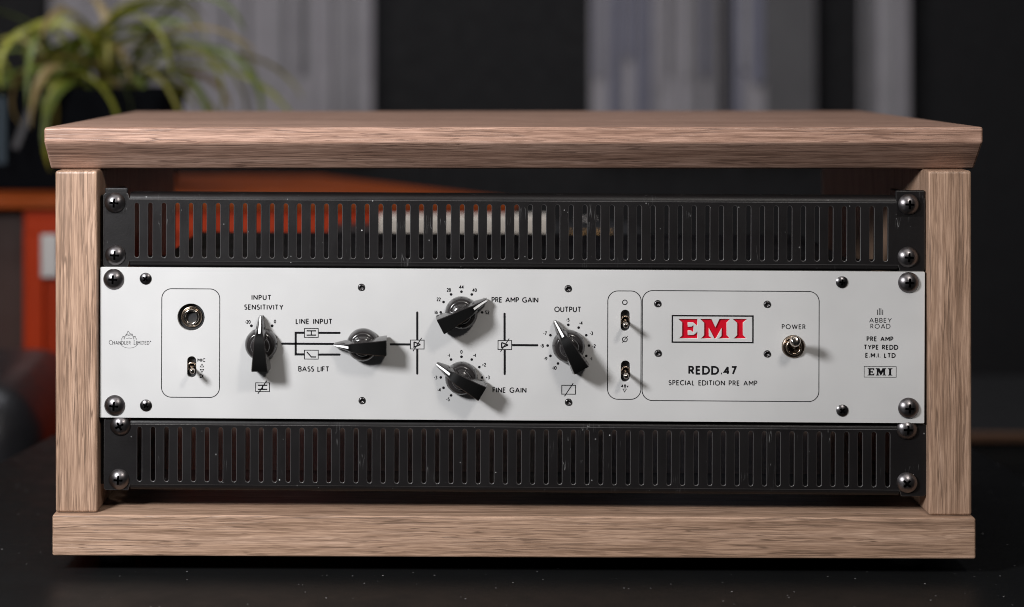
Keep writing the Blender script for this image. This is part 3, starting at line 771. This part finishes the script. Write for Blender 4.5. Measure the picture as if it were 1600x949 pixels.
# ---- jack socket
jk = link('jack_socket', bpy.data.meshes.new('jack'), None, pa); bm = bmesh.new()
lathe_bm([(.0079,-.0070),(.0079,-.0031)], 40, bm); lathe_bm([(.0079,-.0070),(.0001,-.0070)], 40, bm)
bm.to_mesh(jk.data); bm.free(); jk.data.materials.append(M['recess']); jk.location = (jx, 0, jz)
def lp(name, prof, m_, parent, n=40, loc=(0,0,0)):
    return from_bm(name, lathe_bm(prof, n), m_, parent, True, loc=loc)
lp('washer', [(.0074,-.0068),(.0074,-.0048),(.0070,-.0042),(.0056,-.0040),(.0055,-.0068)], M['screw_dark'], jk)
lp('nut', [(.0063,-.0040),(.0063,-.0026),(.0060,-.0022),(.0050,-.0021),(.0049,-.0040)], M['nickel'], jk)
lp('bushing', [(.0047,-.0060),(.0047,-.0012),(.0044,-.0008),(.0036,-.0008),(.0033,-.0014),(.0033,-.0069)], M['chrome'], jk)
o = box('contact_spring', (-.0004, .0004, -.0001, .0005, -.0021, .0021), M['nickel'], jk, .0001); o.location = (0, .0048, 0); o.rotation_euler = (0, R(-38), 0)

# ---- toggles in slots
def lever(name, tip, root, r0, r1, m_, parent):
    d = Vector(tip)-Vector(root); L = d.length
    prof = [(0,-.0),(r0,0),(r0,L*.25),(r0*.86,L*.32),(r1*.82,L*.62),(r1,L*.82),(r1*.98,L*.93),(r1*.8,L*.985),(r1*.45,L),(0,L)]
    o = from_bm(name, lathe_bm(prof, 28), m_, parent, True)
    o.rotation_euler = d.to_track_quat('-Y', 'Z').to_euler(); o.location = root
    try: o.data.set_sharp_from_angle(angle=R(50))
    except Exception: pass
    return o
for (u, v0, v1), (tu, tv) in zip(slots, ((300.8, 581), (977.8, 509.5), (978.5, 589))):
    cx_, cz_ = gp(u, (v0+v1)/2)
    tw = bmesh.new(); box_bm(-.0034, .0034, .0036, .012, -.0075, .0075, .0003, 1, tw)
    sw = from_bm('toggle_switch', tw, M['recess'], pa, loc=(cx_, 0, cz_))
    lp('bushing', [(.0029,-.0036),(.0029,-.0012),(.0026,-.0009),(.0020,-.0009),(.0017,-.0020)], M['nickel'], sw, 28)
    h = .0125; tx, tz = gp(tu, tv, h)
    lever('lever', (tx-cx_, -h, tz-cz_), (0, .0015, 0), .0011, .00150, M['chrome'], sw)
# ---- power toggle
pw = lp('power_switch', [(0,-.006),(.0066,-.006),(.0066,.0002),(.0064,.0008),(.0057,.0012),(.0052,.0008),(.0051,-.0005)], M['nickel'], pa, 44, (pxp, 0, pzp))
lp('bushing', [(.0048,-.004),(.0048,.0022),(.0046,.0027),(.0040,.0029),(.0036,.0029),(.0033,.0022),(.0028,-.0010),(0,-.0010)], M['nickel'], pw, 40)
h = .0165; tx, tz = gp(1243, 532.3, h)
lever('lever', (tx-pxp, -h, tz-pzp), (0, .0005, 0), .0016, .0031, M['chrome'], pw)

# ---- screws on the faceplate
for u, v, a in ((176.3,437.3,3),(177.8,635,4),(1421.5,442.5,2),(1421.5,639.2,3)): screw(RS, 'rack_screw', u, v, pa, a, -.00005)
for u, v, a in ((226.3,436.4,38),(226.8,635,30),(1317,442,8),(1317.6,643,42)): screw(SS, 'small_screw', u, v, pa, a, -.00005)
hb = lathe_bm([(0,-.0012),(.0018,-.0012),(.00195,.0002),(.0017,.0006),(.0011,.0007),(.00095,.0002),(0,-.0004)], 6*4)
HS = bpy.data.meshes.new('tiny screw'); hb.to_mesh(HS); hb.free(); HS.materials.append(M['screw_dark'])
for p in HS.polygons: p.use_smooth = True
for u, v in tiny:
    o = bpy.data.objects.new('tiny_screw', HS); C.objects.link(o); o.parent = pa; x, z = gp(u, v); o.location = (x, 0, z)
